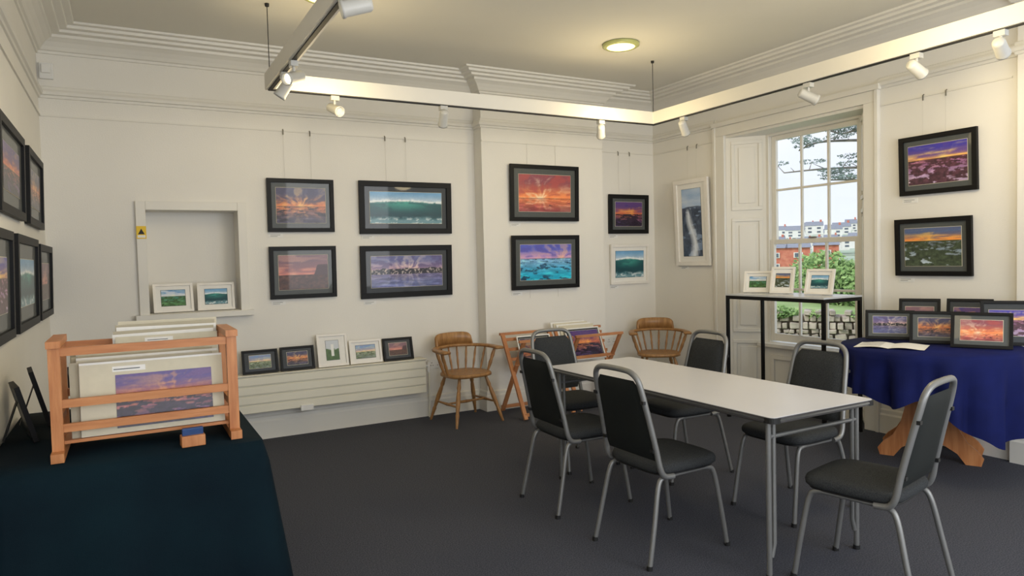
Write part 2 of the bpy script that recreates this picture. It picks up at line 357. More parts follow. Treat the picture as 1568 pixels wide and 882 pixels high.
# ------------------------------------------------------------------ window
mb=MB()
XS=.26; SY0,SY1=-2.42,-1.44; SZ0,SZ1=.62,2.66
for (ya,yb) in ((-2.76,-2.652),(-1.118,-1.0)):
    mb.box((-.03,ya,0),(0,yb,2.705),M_trim)
mb.box((-.0305,-2.76,2.705),(0,-1.0,2.80),M_trim); mb.box((-.05,-2.80,2.80),(0,-.96,2.845),M_trim)
mb.box((-.042,-2.785,0),(0,-2.755,2.80),M_trim); mb.box((-.042,-1.005,0),(0,-.975,2.80),M_trim)
def reveal(y0,y1):
    a=Vector((0,y0,0));b=Vector((XS,y1,0)); d=(b-a);L=d.length;d.normalize(); n=Vector((-d.y,d.x,0)); 
    if (Vector((0,-1.9,0))-a).dot(n)<0:n=-n
    M=Matrix(((d.x,n.x,0,a.x),(d.y,n.y,0,a.y),(0,0,1,0),(0,0,0,1)))
    mb.box((0,-.03,0),(L,0,2.70),M_trim,M)
    for z0,z1 in ((.06,.62),(.70,1.86),(1.94,2.64)):
        for (p,q) in (((.05,0,z0),(L-.05,.014,z0+.035)),((.05,0,z1-.035),(L-.05,.014,z1)),((.05,0,z0+.035),(.085,.014,z1-.035)),((L-.085,0,z0+.035),(L-.05,.014,z1-.035)),((.12,0,z0+.07),(L-.12,.010,z1-.07))):
            mb.box(p,q,M_trim,M)
reveal(-1.12,-1.42); reveal(-2.65,-2.44)
mb.box((.002,-2.648,2.68),(XS+.04,-1.122,2.708),M_trim)
mb.box((XS-.08,-2.46,0),(XS+.05,-1.40,SZ0-.05),M_trim); 
for (p,q) in (((XS-.1,-2.34,.12),(XS-.08,-1.52,.16)),((XS-.1,-2.34,.45),(XS-.08,-1.52,.49)),((XS-.1,-2.34,.16),(XS-.08,-2.30,.45)),((XS-.1,-1.56,.16),(XS-.08,-1.52,.45))): mb.box(p,q,M_trim)
mb.box((XS-.14,-2.47,SZ0-.05),(XS+.12,-1.39,SZ0-.015),M_trim)
mb.box((XS-.01,-2.52,SZ0-.02),(XS+.09,SY0+.0,2.70),M_trim); mb.box((XS-.01,SY1,SZ0-.02),(XS+.09,-1.34,2.70),M_trim); mb.box((XS-.009,SY0,SZ1),(XS+.089,SY1,2.699),M_trim)
zm=1.61
def sash(x,z0,z1,bot):
    s=.05
    mb.box((x,SY0+.001,z0),(x+.035,SY0+s,z1),M_trim);mb.box((x,SY1-s,z0),(x+.035,SY1-.001,z1),M_trim)
    mb.box((x+.001,SY0+s,z0),(x+.034,SY1-s,z0+bot),M_trim);mb.box((x+.001,SY0+s,z1-.045),(x+.034,SY1-s,z1),M_trim)
    for k in (1,2):
        y=SY0+s+(SY1-SY0-2*s)*k/3; mb.box((x+.005,y-.011,z0+bot),(x+.03,y+.011,z1-.045),M_trim)
    z=(z0+bot+z1-.045)/2; mb.box((x+.006,SY0+s,z-.011),(x+.029,SY1-s,z+.011),M_trim)
sash(XS,SZ0,zm+.02,.075); sash(XS+.037,zm-.025,SZ1,.045)
mb.box((XS-.012,-1.97,zm+.021),(XS+.02,-1.9,zm+.035),M_brass)
G=bpy.data.materials.new('window_glass');G.use_nodes=True;gn=G.node_tree;gn.nodes.clear()
o_=gn.nodes.new('ShaderNodeOutputMaterial');tr=gn.nodes.new('ShaderNodeBsdfTransparent');gl=gn.nodes.new('ShaderNodeBsdfGlossy');gl.inputs['Roughness'].default_value=.02;mxs=gn.nodes.new('ShaderNodeMixShader');mxs.inputs[0].default_value=.03
gn.links.new(tr.outputs[0],mxs.inputs[1]);gn.links.new(gl.outputs[0],mxs.inputs[2]);gn.links.new(mxs.outputs[0],o_.inputs[0])
mb.add([(XS+.018,SY0,SZ0),(XS+.018,SY1,SZ0),(XS+.018,SY1,zm),(XS+.018,SY0,zm)],[(0,1,2,3)],G)
mb.add([(XS+.055,SY0,zm),(XS+.055,SY1,zm),(XS+.055,SY1,SZ1),(XS+.055,SY0,SZ1)],[(0,1,2,3)],G)
mb.obj('window_1',bevel=.003)
# ------------------------------------------------------------------ track lighting
mb=MB(); zb,zt=2.73,2.84
TX0,TX1,TY=-4.47,-1.02,-1.205
mb.box((TX0-.03,TY-.03,zb),(TX1+.03,TY+.03,zt),M_trim); mb.box((TX0-.03,-5.2,zb),(TX0+.03,TY-.03,zt),M_trim); mb.box((TX1-.03,-6.6,zb),(TX1+.03,TY-.03,zt),M_trim)
mb.box((TX0-.012,TY-.012,zb-.008),(TX1+.012,TY+.012,zb),M_dark); mb.box((TX0-.012,-5.2,zb-.008),(TX0+.012,TY-.012,zb),M_dark); mb.box((TX1-.012,-6.6,zb-.008),(TX1+.012,TY-.012,zb),M_dark)
for x,y in ((TX0,TY),(TX1,TY),(TX0,-4.4),(TX1,-5.0)):
    mb.tube([(x,y,zt),(x,y,ZC-.012)],.003,M_dark,6); mb.lathe([(.0,ZC-.02),(.014,ZC-.02),(.016,ZC),(.0,ZC)],M_dark,12,Matrix.Translation((x,y,0)))
mb.obj('suspended_track_rail')
def spot(x,y,aim,lit=False):
    mb=MB(); d=Vector(aim).normalized()
    mb.box((-.022,-.03,-.032),(.022,.03,0),M_lamp) if abs(y-TY)>.05 else mb.box((-.03,-.022,-.032),(.03,.022,0),M_lamp)
    mb.tube([(0,0,-.03),(0,0,-.06)],.009,M_lamp,8)
    c=Vector((0,0,-.095)); zax=d; xax=zax.orthogonal().normalized(); yax=zax.cross(xax)
    M=Matrix(((xax.x,yax.x,zax.x,c.x),(xax.y,yax.y,zax.y,c.y),(xax.z,yax.z,zax.z,c.z),(0,0,0,1)))
    mb.lathe([(0,-.075),(.026,-.072),(.034,-.06),(.036,.05),(.040,.055),(.040,.068),(.034,.068),(.030,.045),(0,.045)],M_lamp,20,M)
    mb.lathe([(.029,.046),(.015,.052),(0,.054)],M_bulb if lit else M_paper,16,M)
    mb.obj('track_spotlight',(x,y,zb-.008))
    if lit:
        l=bpy.data.lights.new('spot_beam','SPOT'); l.energy=16; l.color=(1,.83,.55); l.spot_size=1.6; l.spot_blend=1; l.shadow_soft_size=.05
        o=bpy.data.objects.new('spot_beam',l); bpy.context.scene.collection.objects.link(o)
        o.location=Vector((x,y,zb-.008))+c+d*.08; o.rotation_euler=d.to_track_quat('-Z','Y').to_euler()
spot(-4.02,TY,(.3,-.75,-.35)); spot(-3.16,TY,(.2,.7,-.6)); spot(-1.63,TY,(.5,.7,-.5))
spot(TX0,-3.27,(-.9,.2,-.25),True); spot(TX0,-1.98,(-.8,-.5,-.35),True); spot(TX0,-1.70,(-.5,.2,-.8))
spot(TX1,-1.61,(.6,.3,-.6)); spot(TX1,-2.90,(.7,-.4,-.4)); spot(TX1,-3.69,(.9,.0,-.35)); spot(TX1,-4.17,(.9,.25,-.3),True)
def ceil_light(x,y,e=9,col=(1,.80,.46)):
    mb=MB(); M=Matrix.Translation((x,y,0))
    mb.lathe([(0,ZC-.002),(.155,ZC-.002),(.158,ZC-.02),(.14,ZC-.03),(.12,ZC-.03)],M_gring,36,M)
    mb.lathe([(.12,ZC-.028),(.09,ZC-.034),(0,ZC-.036)],M_glow,36,M)
    mb.obj('ceiling_light')
    l=bpy.data.lights.new('ceiling_light_glow','POINT'); l.energy=e; l.color=col; l.shadow_soft_size=.2
    o=bpy.data.objects.new('ceiling_light_glow',l); bpy.context.scene.collection.objects.link(o); o.location=(x,y,ZC-.72)
ceil_light(-1.62,-1.50,16); ceil_light(-4.16,-1.55,14); ceil_light(-1.62,-4.0,28); ceil_light(-4.16,-4.9,10)
# unseen area lamps added as fill at the open rear end (behind the camera)
for x,en in ((-4.6,42),(-1.7,78)):
    l=bpy.data.lights.new('rear_fill_area','AREA'); l.shape='RECTANGLE'; l.size=2.0; l.size_y=2.2; l.energy=en; l.color=(.95,.97,1.0)
    o=bpy.data.objects.new('rear_fill_area',l); bpy.context.scene.collection.objects.link(o); o.location=(x,YB+.02,1.75); o.rotation_euler=(math.radians(90),0,0)
# ------------------------------------------------------------------ pictures on walls
yb=-.004
wall_picture('framed_seascape_photo',-4.03,yb,1.79,2.255,.575,'rays',0)
wall_picture('framed_seascape_photo',-4.03,yb,1.206,1.664,.577,'dusk',0)
wall_picture('framed_seascape_photo',-3.05,yb,1.77,2.26,.92,'wave',0,bw=.05,mm=M_matmd,af=(.78,.60))
wall_picture('framed_seascape_photo',-3.06,yb,1.17,1.66,.915,'village',0,bw=.05,mm=M_matmd,af=(.78,.60))
wall_picture('framed_seascape_photo',-1.61,BD-.015,1.885,2.455,.82,'fire',0,bw=.04,af=(.76,.66))
wall_picture('framed_seascape_photo',-1.615,BD-.015,1.19,1.74,.81,'lagoon',0,bw=.04,af=(.76,.66))
wall_picture('framed_seascape_photo',-.39,yb,1.76,2.20,.56,'ember',0,bw=.045,af=(.68,.62))
wall_picture('framed_seascape_photo',-.39,yb,1.19,1.64,.54,'wave',0,bw=.03,fm=M_whitef,mm=M_matwh,af=(.74,.66))
R=-math.pi/2
wall_picture('framed_seascape_photo',-.01,-.66,1.385,2.315,.51,'falls',R,bw=.045,fm=M_whitef,mm=M_matwh,af=(.56,.78),tilt=2)
wall_picture('framed_seascape_photo',-.005,-3.25,1.92,2.37,.575,'purple',R,af=(.76,.66),tilt=2)
wall_picture('framed_seascape_photo',-.005,-3.215,1.294,1.737,.575,'river',R,af=(.74,.66),tilt=2)
Lr=math.pi/2
for (yc,z0,z1,w,k) in ((-1.88,1.79,2.26,.90,'ember'),(-.82,1.79,2.26,.82,'rays'),(-2.55,1.18,1.70,.9,'purple'),(-1.47,1.18,1.70,.95,'wave'),(-.47,1.18,1.68,.82,'dusk')):
    wall_picture('framed_seascape_photo',XL+.005,yc,z0,z1,w,k,Lr,bw=.045,af=(.66,.50),tilt=1.5)
def label(x,y,z,rot,w=.12,h=.035):
    mb=MB(); mb.box((-w/2,-.003,-h/2),(w/2,0,h/2),M_paper); 
    for i in range(2): mb.box((-w*.4,-.0035,.004-i*.012),(w*(.3-.2*i),-.003,.007-i*.012),M_matdk)
    mb.obj('price_label',(x,y,z),rot)
for x,z in ((-4.25,1.76),(-4.25,1.17),(-3.43,1.74),(-3.43,1.13),(-.60,1.73),(-.60,1.16)): label(x,-.001,z,0)
for x,z in ((-1.95,1.85),(-1.95,1.15)): label(x,BD-.001,z,0)
label(-.001,-.50,1.36,R); label(-.001,-3.03,1.88,R); label(-.001,-3.0,1.26,R)
# ------------------------------------------------------------------ radiator + pictures
mb=MB(); RX0,RX1=-5.0,-2.95; ya=-.16
mb.box((RX0,ya+.012,.26),(RX1,-.035,.57),M_rad)
for i in range(4):
    z=.262+i*.078; mb.box((RX0,ya-.006,z),(RX1-.01,ya+.012,z+.066),M_rad)
mb.box((RX0,ya-.008,.573),(RX1+.004,-.03,.585),M_rad)
mb.box((-4.13,ya-.02,.235),(-4.02,ya,.285),M_plastic)
mb.tube(spl([(-2.93,-.09,.5),(-2.90,-.09,.45),(-2.90,-.09,.2),(-2.90,-.07,.001)]),.008,M_rad,8); mb.tube([(-2.95,-.09,.5),(-2.90,-.09,.5)],.014,M_plastic,10)
mb.tube([(-2.90,-.09,.44),(-2.90,-.09,.54)],.018,M_plastic,12)
for x in (-4.8,-3.9,-3.1): mb.box((x-.02,-.05,.3),(x+.02,-.002,.5),M_rad)
mb.obj('low_panel_radiator',bevel=.004)
zr=.586
stand_picture('framed_print_on_stand',-4.44,-.125,zr,.29,.20,0,'pastel')
stand_picture('framed_print_on_stand',-4.13,-.125,zr,.29,.205,0,'rays')
stand_picture('framed_print_on_stand',-3.82,-.125,zr,.27,.29,0,'tower',fm=M_whitef,mm=M_matwh,af=(.42,.6))
stand_picture('framed_print_on_stand',-3.52,-.125,zr,.30,.215,0,'pastel',fm=M_whitef,mm=M_matwh)
stand_picture('framed_print_on_stand',-3.21,-.125,zr,.29,.21,0,'dusk')
stand_picture('framed_print_on_stand',-5.07,.06,NZ0+.003,.30,.24,0.06,'green',fm=M_whitef,mm=M_matwh)
stand_picture('framed_print_on_stand',-4.745,.06,NZ0+.003,.29,.235,-.05,'wave',fm=M_whitef,mm=M_matwh)
def socket(x,y,z,w=.15):
    mb=MB(); mb.box((-w/2,-.012,-.043),(w/2,0,.043),M_plastic)
    for c in (-.035,.035):
        for (a,b2) in ((0,.014),(-.011,-.012),(.011,-.012)): mb.box((c+a-.003,-.0125,b2-.005),(c+a+.003,-.0119,b2+.005),M_dark)
    mb.obj('power_socket',(x,y,z),bevel=.002)
socket(-2.80,0,.5); socket(-.66,0,.56)
mb=MB(); mb.box((-.045,-.03,-.06),(.045,0,.06),M_plastic); mb.box((-.03,-.05,-.02),(.03,-.03,.045),M_plastic); mb.obj('alarm_sensor',(-5.865,0,3.0),0,bevel=.006)
mb=MB(); mb.box((-.035,-.003,-.05),(.035,0,.05),M_yel); mb.add([(-.024,-.0035,-.015),(.024,-.0035,-.015),(0,-.0035,.03)],[(0,1,2)],M_dark); mb.box((-.028,-.0035,-.042),(.028,-.003,-.022),M_paper); mb.obj('warning_sign',(-5.285,-.031,1.79))
# ------------------------------------------------------------------ meeting table
mb=MB(); tx0,tx1,ty0,ty1,tz=-2.92,-2.19,-4.18,-2.27,.765
def rrect(x0,x1,y0,y1,r,n=5):
    out=[]
    for cx,cy,a in ((x1-r,y1-r,0),(x0+r,y1-r,90),(x0+r,y0+r,180),(x1-r,y0+r,270)):
        for i in range(n+1):
            t=math.radians(a+90*i/n); out.append((cx+r*math.cos(t),cy+r*math.sin(t)))
    return out
def slab(mb,o,z0,z1,m,M=None):
    n=len(o); vs=[(x,y,z0) for x,y in o]+[(x,y,z1) for x,y in o]
    mb.add(vs,[tuple(range(n-1,-1,-1)),tuple(range(n,2*n))]+[(i,(i+1)%n,n+(i+1)%n,n+i) for i in range(n)],m,False,M)
slab(mb,rrect(tx0,tx1,ty0,ty1,.03),tz-.026,tz-.002,M_edge); slab(mb,rrect(tx0+.003,tx1-.003,ty0+.003,ty1-.003,.028),tz-.002,tz,M_lam)
slab(mb,rrect(tx0-.002,tx1+.002,ty0-.002,ty1+.002,.032),tz-.018,tz-.010,M_steel)
for cx,cy in ((tx0,ty0),(tx1,ty0),(tx0,ty1),(tx1,ty1)):
    sx_=1 if cx==tx0 else -1; sy_=1 if cy==ty0 else -1
    o=[(p[0],p[1]) for p in rrect(min(cx-.003*sx_,cx+.07*sx_),max(cx-.003*sx_,cx+.07*sx_),min(cy-.003*sy_,cy+.07*sy_),max(cy-.003*sy_,cy+.07*sy_),.03)]
    slab(mb,o,tz-.028,tz-.004,M_dark)
slab(mb,rrect(tx0+.05,tx1-.05,ty0+.05,ty1-.05,.02),tz-.045,tz-.026,M_edge)
for y,s in ((ty0+.07,1),(ty1-.09,-1)):
    for x in (tx0+.05,tx1-.05):
        k=1 if x<-2.5 else -1
        mb.tube([(x,y,tz-.03),(x,y,.012)],.013,M_metal,12); mb.tube([(x,y,.02),(x,y,0)],.016,M_dark,12)
        mb.tube([(x+.034*k,y,tz-.03),(x+.034*k,y,.16),(x+.016*k,y,.10)],.011,M_metal,10)
    mb.tube([(tx0+.05,y,.66),(tx1-.05,y,.66)],.010,M_metal,10)
mb.obj('folding_meeting_table')
# ------------------------------------------------------------------ banquet chair (front = +y)
def banquet(x,y,rz,name='stacking_chair'):
    mb=MB()
    mb.pad(.43,.43,.055,.435,M_fabric,e=5,c=(0,.02))
    mb.pad(.40,.40,.012,.424,M_dark,e=5,c=(0,.02))
    for s in (-1,1):
        X=.185*s
        p=[(X+.03*s,-.27,0),(X+.018*s,-.225,.2),(X+.004*s,-.185,.375),(X,-.15,.418),(X,-.08,.424),(X,.08,.424),(X,.15,.42),(X+.004*s,.19,.385),(X+.016*s,.225,.2),(X+.026*s,.255,0)]
        mb.tube(spl(p,6),.0125,M_metal,10)
        mb.tube([(X+.03*s,-.27,.02),(X+.03*s,-.271,0)],.015,M_dark,10); mb.tube([(X+.026*s,.255,.02),(X+.026*s,.256,0)],.015,M_dark,10)
    def bk(z): return -.175-.11*((z-.42)/.5)**1.15 if z>.42 else -.175
    pts=[(-.205,-.10,.424),(-.205,-.155,.432),(-.205,bk(.47),.47)]
    for z in (.56,.66,.76,.84): pts.append((-.205+.03*(z-.47)/.4,bk(z),z))
    pts+=[(-.165,bk(.90),.905),(-.13,bk(.935),.938),(-.07,bk(.945),.948),(.07,bk(.945),.948),(.13,bk(.935),.938),(.165,bk(.90),.905)]
    for z in (.84,.76,.66,.56): pts.append((.205-.03*(z-.47)/.4,bk(z),z))
    pts+=[(.205,bk(.47),.47),(.205,-.155,.432),(.205,-.10,.424)]
    mb.tube(spl(pts,5),.0145,M_metal,10)
    n=14; mz=16
    for (sgn,mt,th) in ((1,M_fabric,.028),(-1,M_fabk,.014)):
        vs=[];fs=[]
        for j in range(mz+1):
            z=.505+(.90-.505)*j/mz
            cut=1.0
            if j>mz-4: cut=[.985,.955,.9,.78][j-(mz-3)]
            if j<2: cut=[.93,.98][j]
            for i in range(n+1):
                t=-1+2*i/n; w=(.190-.022*(z-.5)/.4)*cut
                bul=(1-abs(t)**6)*(1-abs(2*j/mz-1)**8)
                vs.append((t*w,bk(z)+sgn*(th*bul+.001),z))
        for j in range(mz):
            for i in range(n):
                a=j*(n+1)+i; q=(a,a+1,a+n+2,a+n+1); fs.append(q if sgn<0 else q[::-1])
        mb.add(vs,fs,mt,True)
    for s in (-1,1):
        for z in (.56,.80): mb.box((s*.172,bk(z)-.02,z-.008),(s*.196,bk(z)-.005,z+.008),M_dark)
    return mb.obj(name,(x,y,0),rz)
E=-math.pi/2
banquet(-3.01,-2.745,E-.02); banquet(-3.01,-3.53,E+.02)
banquet(-2.02,-3.54,-E+.03); banquet(-2.08,-2.66,-E-.03)
banquet(-2.56,-2.05,math.pi); banquet(-2.50,-4.36,0.20)
# ------------------------------------------------------------------ captain's chair (front=-y)
def captain(x,y,rz):
    mb=MB(); W=M_chairw
    n=40; rings=[(.90,.425),(1,.432),(1.0,.452),(.96,.462),(.75,.456),(.4,.450),(.05,.449)]
    vs=[];fs=[]
    for k,z in rings:
        for j in range(n):
            t=2*math.pi*j/n; ct,st=math.cos(t),math.sin(t)
            e=2/3.0; X=math.copysign(abs(ct)**e,ct)*.225*k; Y=math.copysign(abs(st)**e,st)*.215*k
            if st>0: X*=1-.12*st
            vs.append((X,Y,z))
    for i in range(len(rings)-1):
        for j in range(n): fs.append((i*n+j,i*n+(j+1)%n,(i+1)*n+(j+1)%n,(i+1)*n+j))
    fs.append(tuple(range(n-1,-1,-1)));fs.append(tuple((len(rings)-1)*n+j for j in range(n)))
    mb.add(vs,fs,W,True)
    feet={}
    for sx in (-1,1):
        for sy in (-1,1):
            a=Vector((.14*sx,.13*sy,.43)); b=Vector((.25*sx,.245*sy,0)); feet[(sx,sy)]=(a,b)
            P=[a.lerp(b,t) for t in (0,.1,.2,.25,.3,.45,.6,.7,.74,.8,.95,1)]
            mb.tube(P,[.013,.015,.020,.014,.018,.021,.019,.014,.019,.016,.012,.011],W,12)
    def at(k,t): return feet[k][0].lerp(feet[k][1],t)
    mids=[]
    for sx in (-1,1):
        a,b=at((sx,-1),.58),at((sx,1),.58); m=(a+b)/2; mids.append(m)
        mb.tube([a,a.lerp(b,.3),m,a.lerp(b,.7),b],[.008,.011,.015,.011,.008],W,10)
    mb.tube([mids[0],mids[0].lerp(mids[1],.3),(mids[0]+mids[1])/2,mids[0].lerp(mids[1],.7),mids[1]],[.008,.011,.015,.011,.008],W,10)
    def arm(t):
        a=t*math.radians(118); X=.285*math.sin(a); Y=.235*math.cos(a)-.0
        if abs(t)>.75: Y-= (abs(t)-.75)*.25; X+=math.copysign((abs(t)-.75)*.12,t)
        return Vector((X,Y,.675+.012*(1-abs(t))))
    K=30; prof=[(-.028,-.012),(.028,-.012),(.032,.004),(.022,.014),(-.022,.014),(-.032,.004)]
    vs=[];fs=[]
    for i in range(K+1):
        t=-1+2*i/K; p=arm(t); d=(arm(min(1,t+.03))-arm(max(-1,t-.03))).normalized(); nr=Vector((d.y,-d.x,0)).normalized()
        ww=1.0+.35*sm(.8,1,np.array(abs(t))).item()
        for a,b2 in prof: vs.append(p+nr*a*ww+Vector((0,0,b2)))
    k=len(prof)
    for i in range(K):
        for j in range(k): fs.append((i*k+j,i*k+(j+1)%k,(i+1)*k+(j+1)%k,(i+1)*k+j))
    fs.append(tuple(range(k-1,-1,-1)));fs.append(tuple(K*k+j for j in range(k)))
    mb.add(vs,fs,W,True)
    K=24; vs=[];fs=[]
    for i in range(K+1):
        s_=i/K*2-1; t=.36*s_; p=arm(t); nr=Vector((p.x/.285,p.y/.235,0)).normalized()
        hh=.105*(1-abs(s_)**7)**.5+.006
        for a,z in ((-.016,.0),(.016,.0),(.022,hh),(.006,hh+.006),(-.006,hh*.98)):
            vs.append(p+nr*(a+hh*.18)+Vector((0,0,.010+z)))
    k=5
    for i in range(K):
        for j in range(k): fs.append((i*k+j,i*k+(j+1)%k,(i+1)*k+(j+1)%k,(i+1)*k+j))
    fs.append(tuple(range(k-1,-1,-1)));fs.append(tuple(K*k+j for j in range(k)))
    mb.add(vs,fs,W,True)
    for t in (-.86,-.62,-.42,-.25,-.08,.08,.25,.42,.62,.86):
        p=arm(t); q=Vector((p.x*.74,p.y*.80 if p.y>0 else p.y*.75-.0,.455))
        P=[q.lerp(p,s) for s in (0,.15,.35,.5,.65,.85,1)]
        big=1.5 if abs(t)>.8 else 1.0
        mb.tube(P,[.007*big,.009*big,.012*big,.009*big,.012*big,.009*big,.007*big],W,8)
    return mb.obj('captains_chair',(x,y,0),rz)
captain(-2.66,-.40,.10); captain(-.40,-.50,-.55)
# ------------------------------------------------------------------ folding X print browser
mb=MB()
bx0,bx1=-2.22,-1.10; yc=-.50
for x in (bx0,(bx0+bx1)/2-.03,(bx0+bx1)/2+.05,bx1):
    mb.bar((x,yc-.26,0.012),(x,yc+.17,.78),.022,.038,M_beech,up=(1,0,0)); mb.bar((x+.024,yc+.24,0.012),(x+.024,yc-.22,.74),.022,.038,M_beech,up=(1,0,0))
for (xa,xb) in ((bx0-.03,(bx0+bx1)/2-.0),((bx0+bx1)/2+.04,bx1+.05)):
    for (yy,zz) in ((yc+.165,.775),(yc-.215,.735)): mb.bar((xa,yy,zz),(xb,yy,zz),.03,.024,M_beech)
    for (yy,zz) in ((yc-.24,.05),(yc+.22,.05)): mb.bar((xa+.03,yy,zz),(xb,yy,zz),.02,.03,M_beech)
    for f_ in (.35,.6,.85):
        mb.bar((xa+.03,yc-.02+.19*f_,.41+.365*f_),(xb,yc-.02+.19*f_,.41+.365*f_),.012,.03,M_beech)
    for f_ in (.3,):
        mb.bar((xa+.03,yc-.02-.19*f_,.41+.325*f_),(xb,yc-.02-.19*f_,.41+.325*f_),.012,.03,M_beech)
Mx=Matrix.Translation((-1.34,yc-.04,.47))@Matrix.Rotation(math.radians(-24),4,'X')
frame_parts(mb,.42,.34,.012,M_paper,M_matmd,.37,.28,'ember',91,Mx,d=.01,nx=60)
for i in range(4):
    Mx=Matrix.Translation((-1.36-.02*i,yc+.0+.02*i,.47))@Matrix.Rotation(math.radians(-22),4,'X')
    mb.box((-.22,0,0),(.20,.006,.37+.012*i),M_paper if i%2 else M_cream,Mx)
Mx=Matrix.Translation((-1.92,yc-.02,.46))@Matrix.Rotation(math.radians(-22),4,'X')
frame_parts(mb,.38,.31,.012,M_paper,M_matmd,.32,.25,'rays',92,Mx,d=.01,nx=60)
mb.obj('folding_print_rack',bevel=.002)
# ------------------------------------------------------------------ tall black side table under window
mb=MB(); a0,a1,b0,b1,zt_=-.60,-.12,-2.70,-1.67,1.135
mb.box((a0,b0,zt_-.014),(a1,b1,zt_),M_glasst)
for y in (b0+.001,b1-.026): mb.box((a0+.001,y,zt_-.045),(a1-.001,y+.025,zt_-.0145),M_black)
for x in (a0+.001,a1-.026): mb.box((x,b0+.027,zt_-.045),(x+.025,b1-.027,zt_-.0145),M_black)
for x in (a0+.001,a1-.026):
    for y in (b0+.001,b1-.026): mb.box((x,y,0),(x+.025,y+.025,zt_-.045),M_black)
mb.obj('tall_console_table')
for (x,y,w,h,yaw,k) in ((-.33,-1.80,.25,.20,-1.15,'green'),(-.34,-2.08,.21,.24,-1.3,'river'),(-.32,-2.44,.25,.22,-1.45,'wave')):
    stand_picture('framed_print_on_stand',x,y,zt_,w,h,yaw,k,fm=M_whitef,mm=M_matwh,af=(.6,.5))
# ------------------------------------------------------------------ draped cloths
def drape(mb,peri,ztop,hemf,m,amp=.03,flare=.05,freq=9,rows=16,seed=1):
    n=len(peri); rs=random.Random(seed); ph=[rs.uniform(0,6.28) for _ in range(4)]
    vs=[];fs=[];L=0;acc=[]
    for i in range(n):
        acc.append(L); a=peri[i];b=peri[(i+1)%n]; L+=math.hypot(a[0]-b[0],a[1]-b[1])
    for r in range(rows+1):
        t=r/rows
        for i,(x,y,nx,ny,k) in enumerate(peri):
            s=acc[i]/L*2*math.pi
            hem=hemf(x,y); dz=(ztop-hem)*t
            w=math.sin(s*freq+ph[0]+.6*math.sin(3*s+ph[2]))*.6+math.sin(s*(freq*2-3)+ph[1])*.3+.1*math.sin(s*freq*3+ph[3])
            o=k*(min(t*8,1)*.012+flare*t+amp*w*min(1,t*1.3)**1.2)
            vs.append((x+nx*o,y+ny*o,ztop-dz))
    for r in range(rows):
        for i in range(n): j=(i+1)%n; fs.append((r*n+i,(r+1)*n+i,(r+1)*n+j,r*n+j))
    fs.append(tuple(range(n)))
    mb.add(vs,fs,m,True)
def rperi(x0,x1,y0,y1,r,step=.03,kl=1.,kb=1.):
    P=rrect(x0,x1,y0,y1,r,6); out=[]
    n=len(P)
    for i in range(n):
        a=Vector(P[i]);b=Vector(P[(i+1)%n]); k=max(1,int((b-a).length/step))
        for j in range(k): out.append(a.lerp(b,j/k))
    res=[];N_=len(out)
    for i,p in enumerate(out):
        d=(out[(i+1)%N_]-out[i-1]).normalized(); nx,ny=d.y,-d.x
        k=1.0
        if p.x<x0+.03: k=kl
        elif ny>.7: k=kb
        res.append((p.x,p.y,nx,ny,k))
    return res
TZ=.765
mb=MB()
pr=rperi(-5.90,-4.925,-3.24,-1.95,.02,kl=0.0,kb=.3)
drape(mb,pr,TZ,lambda x,y:.02,M_green,amp=.022,flare=.10,freq=10,seed=4)
mb.box((-5.88,-3.2,TZ-.03),(-4.95,-2.0,TZ-.004),M_pine)
for x in (-5.84,-5.0):
    for y in (-3.15,-2.05): mb.box((x-.02,y-.02,0),(x+.02,y+.02,TZ-.03),M_steel)
mb.obj('draped_display_table')
